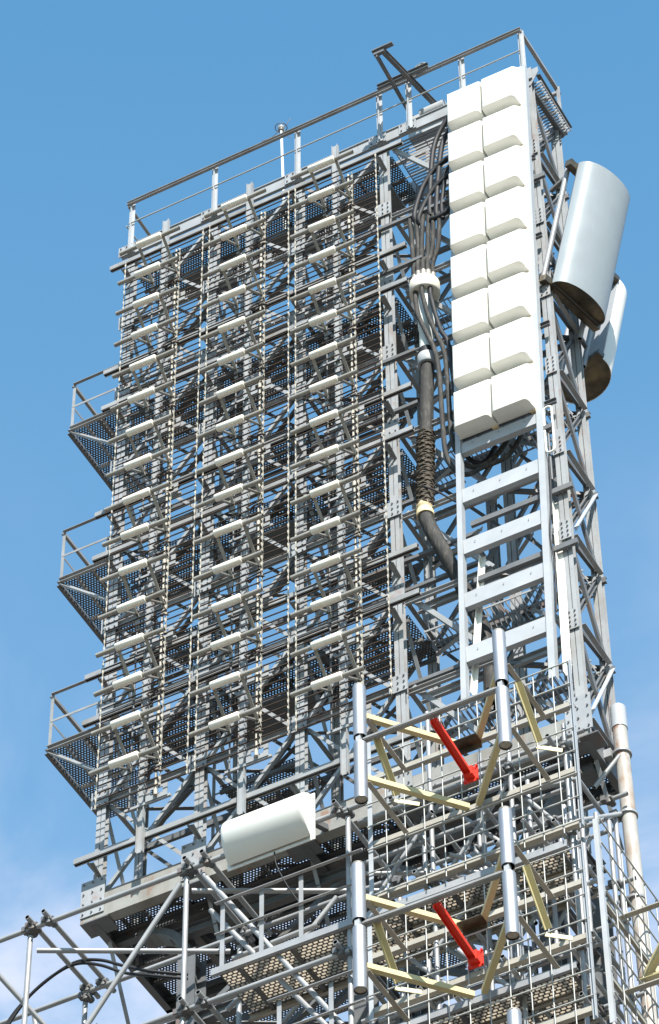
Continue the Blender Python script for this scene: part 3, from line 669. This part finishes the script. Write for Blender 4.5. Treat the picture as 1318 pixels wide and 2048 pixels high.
# ------------------------------------------------------------------ twin tube antennas in front of the wire screens
def twin(idx, dx, dz, label, full=True):
    T = thing('tube_array_antenna', label, 'antenna', (5.1 + dx, -.1, -14 + dz), 'silver tube antennas on cream arms')
    yt, yg = -1.2, -.12; xl, xr = 4.10 + dx, 6.01 + dx; xc = (xl + xr) / 2
    zb = -13.88 + dz
    for x in (xl, xr):
        for (a, c, cp) in ((.065, .915, 0), (-.055, -.975, 1)):
            b = MB(); b.tube([(x, yt, zb + c), (x, yt, zb + a)], .082, 28, True, 0, .9, 1)
            b.tube([(x, yt, zb + c + .02), (x, yt, zb + c + .03)], .072, 20, True, 2)
            b.build('tube', [M['tubealu'], M['hollow'], M['strip']], T)
        b = MB(); b.tube([(x, yt, zb - .14), (x, yt, zb + .14)], .03, 10); b.box((x - .03, yt - .06, zb - .05), (x + .03, yt + .02, zb + .05)); b.build('feed_joint', M['white_steel'], T)
    b = MB(); b.chan((xl + .05, yt, zb + .02), (xr - .03, yt, zb + .02), Z, .065, .05, sg=-1); b.bar((xl + .05, yt - .02, zb + .0), (xr - .03, yt - .02, zb), .02, .02); b.build('boom', M['rail'], T)
    zu, zl = zb + .42, zb - .62
    for x, s in ((xl, 1), (xr, -1)):
        b = MB(); b.angle((x + s * .07, yt + .05, zu - .0), (xc - s * .06, yg, zu + .0), .075, Z, t=.010, sg=-s); b.build('cream_arm', M['cream'], T)
        b = MB(); b.angle((x + s * .07, yt + .05, zl), (xc - s * .04, yg, zl), .075, Z, t=.010, sg=-s); b.build('cream_arm', M['cream'], T)
        for z in (zu - .02, zl - .05):
            b = MB(); b.angle((x + .03, yt + .05, z), (x + .03, yg - .02, z), .065, Z); b.build('side_arm', M['frame'], T)
        b = MB(); xo = x + .16; b.angle((xo, yt + .06, zb + .05), (xo, -.62, zb - .50), .075, X, t=.010); b.build('cream_arm', M['cream'], T)
        b = MB(); b.bar((xo - .02, -.62, zb - .56), (xo + .24, -.45, zb - .60), .012, .06); b.build('cream_arm', M['cream'], T)
    b = MB(); b.box((xc - .16, yg - .16, zu - .01), (xc + .16, yg + .02, zu + .0)); b.box((xc - .16, yg - .0, zu - .10), (xc + .16, yg + .02, zu - .01)); b.build('centre_plate', M['endplate'], T)
    b = MB(); b.sec((xc + .02, yt + .04, zb - .05), (xc - .0, yg - .10, zb - .115), X, [(-.048, .048, -.006, .006), (-.048, -.041, .006, .05), (.041, .048, .006, .05), (-.012, -.007, -.013, -.006), (.016, .021, -.013, -.006)]); b.build('red_bar', M['red'], T)
    b = MB(); b.box((xc - .058, yg - .12, zb - .18), (xc + .066, yg - .03, zb - .05)); b.box((xc - .09, yg - .027, zb - .23), (xc + .10, yg - .012, zb + .01))
    for (i_, j_) in ((-.08, -.215), (.092, -.215), (-.08, -.005), (.092, -.005)): b.tube([(xc + i_, yg - .0285, zb + j_), (xc + i_, yg - .055, zb + j_)], .014, 6)
    b.build('red_foot', M['red'], T)
    return T
twin(0, 0, 0, 'silver tube antenna with cream arms and red bar, upper one in front of the screen')
twin(1, -.06, -2.93, 'silver tube antenna with cream arms and red bar, lower one in front of the screen')
twin(2, -.10, -5.92, 'silver tube antenna at the bottom edge, only its right tube top showing')
# the one facing right, cut by the picture edge
SA = thing('side_array_antenna', 'antenna on cream arms reaching out to the right over the side screen', 'antenna', (6.5, .8, -16.9), 'silver tube antennas on cream arms')
for (ya, za) in ((.55, -16.45), (.50, -17.62)):
    b = MB(); b.angle((6.52, ya, za), (7.65, ya, za), .08, Z); b.build('side_arm', M['frame'], SA)
for (p0, p1) in (((7.45, .50, -16.42), (6.55, 1.05, -17.0)), ((6.55, 1.05, -17.02), (7.6, .55, -17.5)), ((7.6, 2.4, -16.4), (6.6, 1.4, -16.6))):
    b = MB(); b.angle(p0, p1, .085, Z, t=.012); b.build('cream_arm', M['cream'], SA)
for y in (.5, 2.4):
    for (z0, z1) in ((-16.9, -16.0), (-18.0, -17.0)):
        b = MB(); b.tube([(7.7, y, z0), (7.7, y, z1)], .082, 24); b.build('tube', M['tubealu'], SA)
b = MB(); b.bar((7.7, .5, -16.95), (7.7, 2.4, -16.95), .04, .06); b.build('boom', M['rail'], SA)

# ------------------------------------------------------------------ wire screens
def screen(label, axis, a0, a1, fixed, zt, zb, ledg, nv):
    T = thing('wire_screen', label, 'screen', ((a0 + a1) / 2, fixed, zb) if axis == 'x' else (fixed, (a0 + a1) / 2, zb), 'wire screens of the lower antennas')
    P3 = (lambda a, z, d=0: (a, fixed + d, z)) if axis == 'x' else (lambda a, z, d=0: (fixed - d, a, z))
    n = X if axis == 'x' else Y
    for a, s in ((a0, 1), (a1, -1)):
        b = MB(); b.angle(P3(a, zb), P3(a, zt), .06, n * s); b.build('post', M['white_steel'], T)
    b = MB()
    for i in range(1, nv):
        a = a0 + (a1 - a0) * i / nv; b.tube([P3(a, zb, -.01), P3(a + random.uniform(-.006, .006), (zt + zb) / 2, -.012), P3(a, zt, -.01)], .0082, 6)
    b.build('upright_wire', M['wire'], T)
    b = MB(); z = zt - .05
    for i in range(int((zt - zb) / .38) + 1):
        zz = zt - .02 - i * .38
        b.tube([P3(a0, zz, -.025), P3(a1, zz, -.025)], .0105, 6)
    b.build('cross_wire', M['wire'], T)
    for z in ledg:
        b = MB(); b.angle(P3(a0 + .01, z, .012), P3(a1 - .01, z, .012), .075, Z if axis == 'x' else -Z, sg=-1 if axis == 'x' else 1); b.build('ledger', M['frame'], T)
screen('tall wire screen behind the upper silver tubes, thin upright wires', 'x', 3.62, 6.47, -.1, -12.66, -15.45, (-13.40, -14.50, -15.35), 11)
screen('wire screen behind the lower silver tubes and red bar', 'x', 3.58, 6.44, -.1, -15.72, -18.35, (-16.29, -17.12, -18.2), 11)
screen('wire screen turned sideways at the right edge below the rusting pipe', 'y', -.02, 2.9, 6.60, -15.3, -18.4, (-16.5, -17.65), 9)
for (zt, zb) in ((-12.6, -15.4), (-15.7, -18.4)):
    for x in (4.32, 5.08, 5.85):
        pass

# ------------------------------------------------------------------ scaffolds
def scaffold(name, label, loc, tubes, joints, r=.035):
    T = thing(name, label, 'scaffold', loc, 'tube scaffolds at the foot of the tower')
    for (p0, p1) in tubes:
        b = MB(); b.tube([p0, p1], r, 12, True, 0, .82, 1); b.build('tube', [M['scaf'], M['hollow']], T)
    for p in joints:
        b = MB(); p = V(p)
        b.tube([p + V(-.06, 0, 0), p + V(.06, 0, 0)], r * 1.5, 8); b.tube([p + V(0, 0, -.06), p + V(0, 0, .05)], r * 1.5, 8); b.tube([p + V(0, .03, .03), p + V(0, .13, .03)], r * 1.4, 8)
        b.box(p + V(-.09, -.07, -.03), p + V(-.03, .02, .045)); b.tube([p + V(.05, -.1, -.04), p + V(.05, .05, -.04)], .013, 6)
        b.build('coupler', M['dark'], T)
    return T
tb = []; jn = []
for x in (-1.33, .97, 3.27):
    tb.append(((x, .05, -20.5), (x, .05, -13.72))); tb.append(((x, 1.42, -20.5), (x, 1.42, -13.5)))
    for z in (-13.64, -15.95, -18.2): jn.append((x, .03, z)); jn.append((x + .04, 1.38, z - .1))
for z in (-13.64, -15.95, -18.2):
    tb.append(((-4.2, .0, z), (3.55, .0, z))); tb.append(((-4.2, 1.36, z - .04), (3.4, 1.36, z - .04)))
    for x in (-1.26, -1.02, 1.05, 1.30, 3.18): tb.append(((x, -.16, z + .06), (x, 1.62, z + .06))); jn.append((x, .0, z + .02)); jn.append((x, 1.36, z + .01))
tb += [((-1.76, 0, -14.2), (-1.3, .9, -14.9)), ((-.9, .0, -16.3), (-.35, .5, -16.05)), ((-2.6, .7, -15.3), (3.3, .7, -15.3)), ((1.4, .5, -14.9), (2.6, .5, -14.85)), ((2.6, 1.0, -14.0), (1.5, .9, -15.3))]
tb += [((.94, -.06, -13.9), (-1.2, -.06, -16.9)), ((1.2, .06, -13.75), (3.15, .06, -17.0)), ((1.15, .36, -14.1), (3.2, .36, -17.3)),
       ((-1.25, .1, -13.95), (.9, 1.3, -13.95)), ((1.02, .1, -13.92), (3.2, 1.3, -13.92)), ((-3.4, 1.3, -16.05), (-1.3, .1, -16.05)), ((-1.25, .1, -16.1), (.9, 1.3, -16.1)),
       ((-2.1, 1.4, -13.7), (-1.4, 1.4, -17.5)), ((.97, 1.4, -16.0), (3.2, 1.42, -13.7)), ((-1.15, .1, -15.85), (-.2, -.02, -15.7)), ((1.1, .9, -15.3), (2.0, .7, -14.9))]
scaffold('tube_scaffold', 'grey tube scaffold on the left below the tower, poles, ledgers and long diagonals', (1, .7, -20.5), tb, jn)
tb = []; jn = []
for (x, zt) in ((4.33, -12.25), (5.42, -13.2), (6.17, -13.35)):
    tb.append(((x, .22, -20.5), (x, .22, zt))); tb.append(((x + .12, 1.35, -20.5), (x + .12, 1.35, zt - .7)))
    for z in (-13.75, -15.15, -16.95, -18.5): jn.append((x, .18, z)); jn.append((x + .08, 1.3, z))
for z in (-13.75, -15.15, -16.95, -18.5):
    tb.append(((3.35, .17, z), (6.38, .17, z))); tb.append(((3.35, 1.3, z), (6.5, 1.3, z)))
    for x in (4.25, 5.34, 6.10): tb.append(((x, -.15, z - .07), (x, 1.6, z - .07)))
for (y, z) in ((.38, -14.25), (1.1, -14.45), (.5, -14.85), (1.3, -15.75), (.30, -15.95), (.9, -16.35), (1.2, -17.6), (.35, -17.75), (.4, -16.65)): tb.append(((3.3 + .2 * math.sin(z * 9), y, z), (6.35 + .15 * math.sin(z * 5), y, z)))
tb += [((4.85, .6, -19), (4.85, .6, -12.9)), ((5.05, 1.45, -19), (5.05, 1.45, -13.0)), ((3.75, 1.2, -19), (3.75, 1.2, -12.9)), ((5.9, .95, -19), (5.9, .95, -13.4)),
       ((4.4, 1.2, -13.9), (5.2, 1.2, -15.4)), ((5.1, .9, -16.6), (6.1, .9, -15.1)), ((3.5, .8, -14.0), (4.4, .1, -14.1)), ((4.6, .1, -14.9), (5.6, 1.3, -14.85))]
tb += [((3.4, .3, -15.1), (4.4, .3, -13.8)), ((4.4, .3, -15.1), (5.4, .3, -13.8)), ((5.35, .3, -13.9), (6.12, .3, -15.1)), ((3.35, .3, -18.4), (4.3, .3, -17.0)), ((4.35, .32, -17.0), (5.4, .32, -18.4)),
       ((6.17, .3, -14.9), (6.35, 1.45, -13.9)), ((3.4, .2, -14.6), (5.3, 1.2, -14.6)), ((3.5, .2, -17.7), (5.3, 1.25, -17.7)), ((5.0, .0, -15.1), (5.9, .8, -16.5)), ((5.2, .2, -14.2), (6.3, .3, -14.25)),
       ((6.34, .6, -20), (6.34, .6, -14.6)), ((6.34, 1.0, -20), (6.34, 1.0, -14.4)), ((6.05, 1.35, -13.4), (6.40, 1.42, -12.95))]
rg = random.Random(11)
for i in range(9):
    x = 3.5 + 2.8 * rg.random(); y = rg.choice((.3, .55, .8, 1.15, 1.4)); z = -13.2 - 2.8 * rg.random(); tb.append(((x, y, z), (x, y, z - 1.2 - 1.6 * rg.random())))
    y = .25 + 1.1 * rg.random(); z = -13.3 - 4.6 * rg.random(); x = 3.4 + rg.random(); tb.append(((x, y, z), (x + 1.4 + 1.2 * rg.random(), y, z)))
    x = 3.6 + 2.6 * rg.random(); z = -13.4 - 4.4 * rg.random(); tb.append(((x, .05, z), (x, 1.6, z)))
for i in range(7):
    x = 3.5 + 1.6 * rg.random(); y = .3 + rg.random(); z = -13.3 - 3.6 * rg.random(); sg_ = rg.choice((-1, 1)); tb.append(((x, y, z - .7 * sg_), (x + 1.1, y + .1, z + .7 * sg_)))
scaffold('tube_scaffold', 'tube scaffold on the right crowded behind the wire screens', (5.2, .7, -20.5), tb, jn, .030)
# horizontal decks that the screens lean on
for (zd, w_, x0) in ((-15.5, 'upper', 1.45), (-17.38, 'lower', 2.2)):
    T = thing('walkway_deck', 'slotted steel walkway with beige boards showing through, %s of the two behind the screens' % w_, 'walkway', (3.8, .45, zd), 'slotted walkways behind the wire screens')
    b = MB(); b.add([(x0, -.0, zd), (6.15, -.0, zd), (6.15, .92, zd), (x0, .92, zd)], [(0, 1, 2, 3)]); b.build('slotted_plate', M['slot'], T)
    b = MB(); b.box((x0, .02, zd + .035), (6.12, .90, zd + .047)); b.build('board', M['board'], T)
    for (y, h) in ((-.04, .10), (.44, .05), (.95, .11)):
        b = MB(); b.chan((x0 - .05, y, zd - .03), (6.2, y, zd - .03), Z, h, .05, sg=-1 if y < .2 else 1); b.build('edge_beam', M['frame'] if y > .2 else M['scaf'], T)
    x = x0 + .3
    while x < 6.1:
        b = MB(); b.bar((x, .0, zd - .03), (x, .94, zd - .03), .05, .05); b.build('joist', M['dark'], T); x += .72
    for x in ((1.5, 2.05, 2.6) if zd > -16 else (2.3, 3.0)):
        b = MB(); b.angle((x, .0, zd), (x, .0, zd + 1.05), .06, X); b.build('post', M['scaf'], T)
    b = MB(); b.angle((x0, -.02, zd + 1.05), (3.5, -.02, zd + 1.05), .05, Z); b.angle((x0, -.02, zd + .55), (3.5, -.02, zd + .55), .04, Z); b.build('handrail', M['scaf'], T)
# cables at the lower left
for i, (lb, of) in enumerate((('thick black cable arching over the left scaffold, lower strand', 0), ('thick black cable arching over the left scaffold, upper strand', .07))):
    b = MB(); b.tube(spline([(.4, 1.1, -14.35 + of), (-.04, .9, -14.26 + of), (-.42, .9, -14.06 + of * 1.6), (-.80, .9, -13.77 + of * 1.2), (-1.15, .9, -13.60 + of * .5), (-1.48, .9, -13.64), (-1.85, .9, -13.85), (-2.17, .9, -14.25 + of), (-2.5, .9, -14.9)], 8), .022, 8)
    tag(b.build('cable', M['black']), lb, 'cable', 'black cables over the left scaffold')
b = MB(); b.tube(spline([(-.4, 1.3, -15.6), (-.9, 1.2, -15.85), (-1.5, .9, -15.9), (-2.2, .6, -16.1)], 8), .010, 6)
tag(b.build('cable', M['black']), 'thin black wire crossing low over the left scaffold', 'cable', 'black cables over the left scaffold')
# access ladder inside
LD = thing('access_ladder', 'narrow grey ladder seen through the lattice below the dipoles', 'ladder', (.2, 2.25, -13))
for x in (.02, .42):
    b = MB(); b.angle((x, 2.25, -12.9), (x, 2.25, 1.2), .05, X); b.build('stile', M['steel'], LD)
for i in range(47):
    b = MB(); b.tube([(.03, 2.26, -12.7 + .3 * i), (.43, 2.26, -12.7 + .3 * i)], .012, 6); b.build('rung', M['steel'], LD)
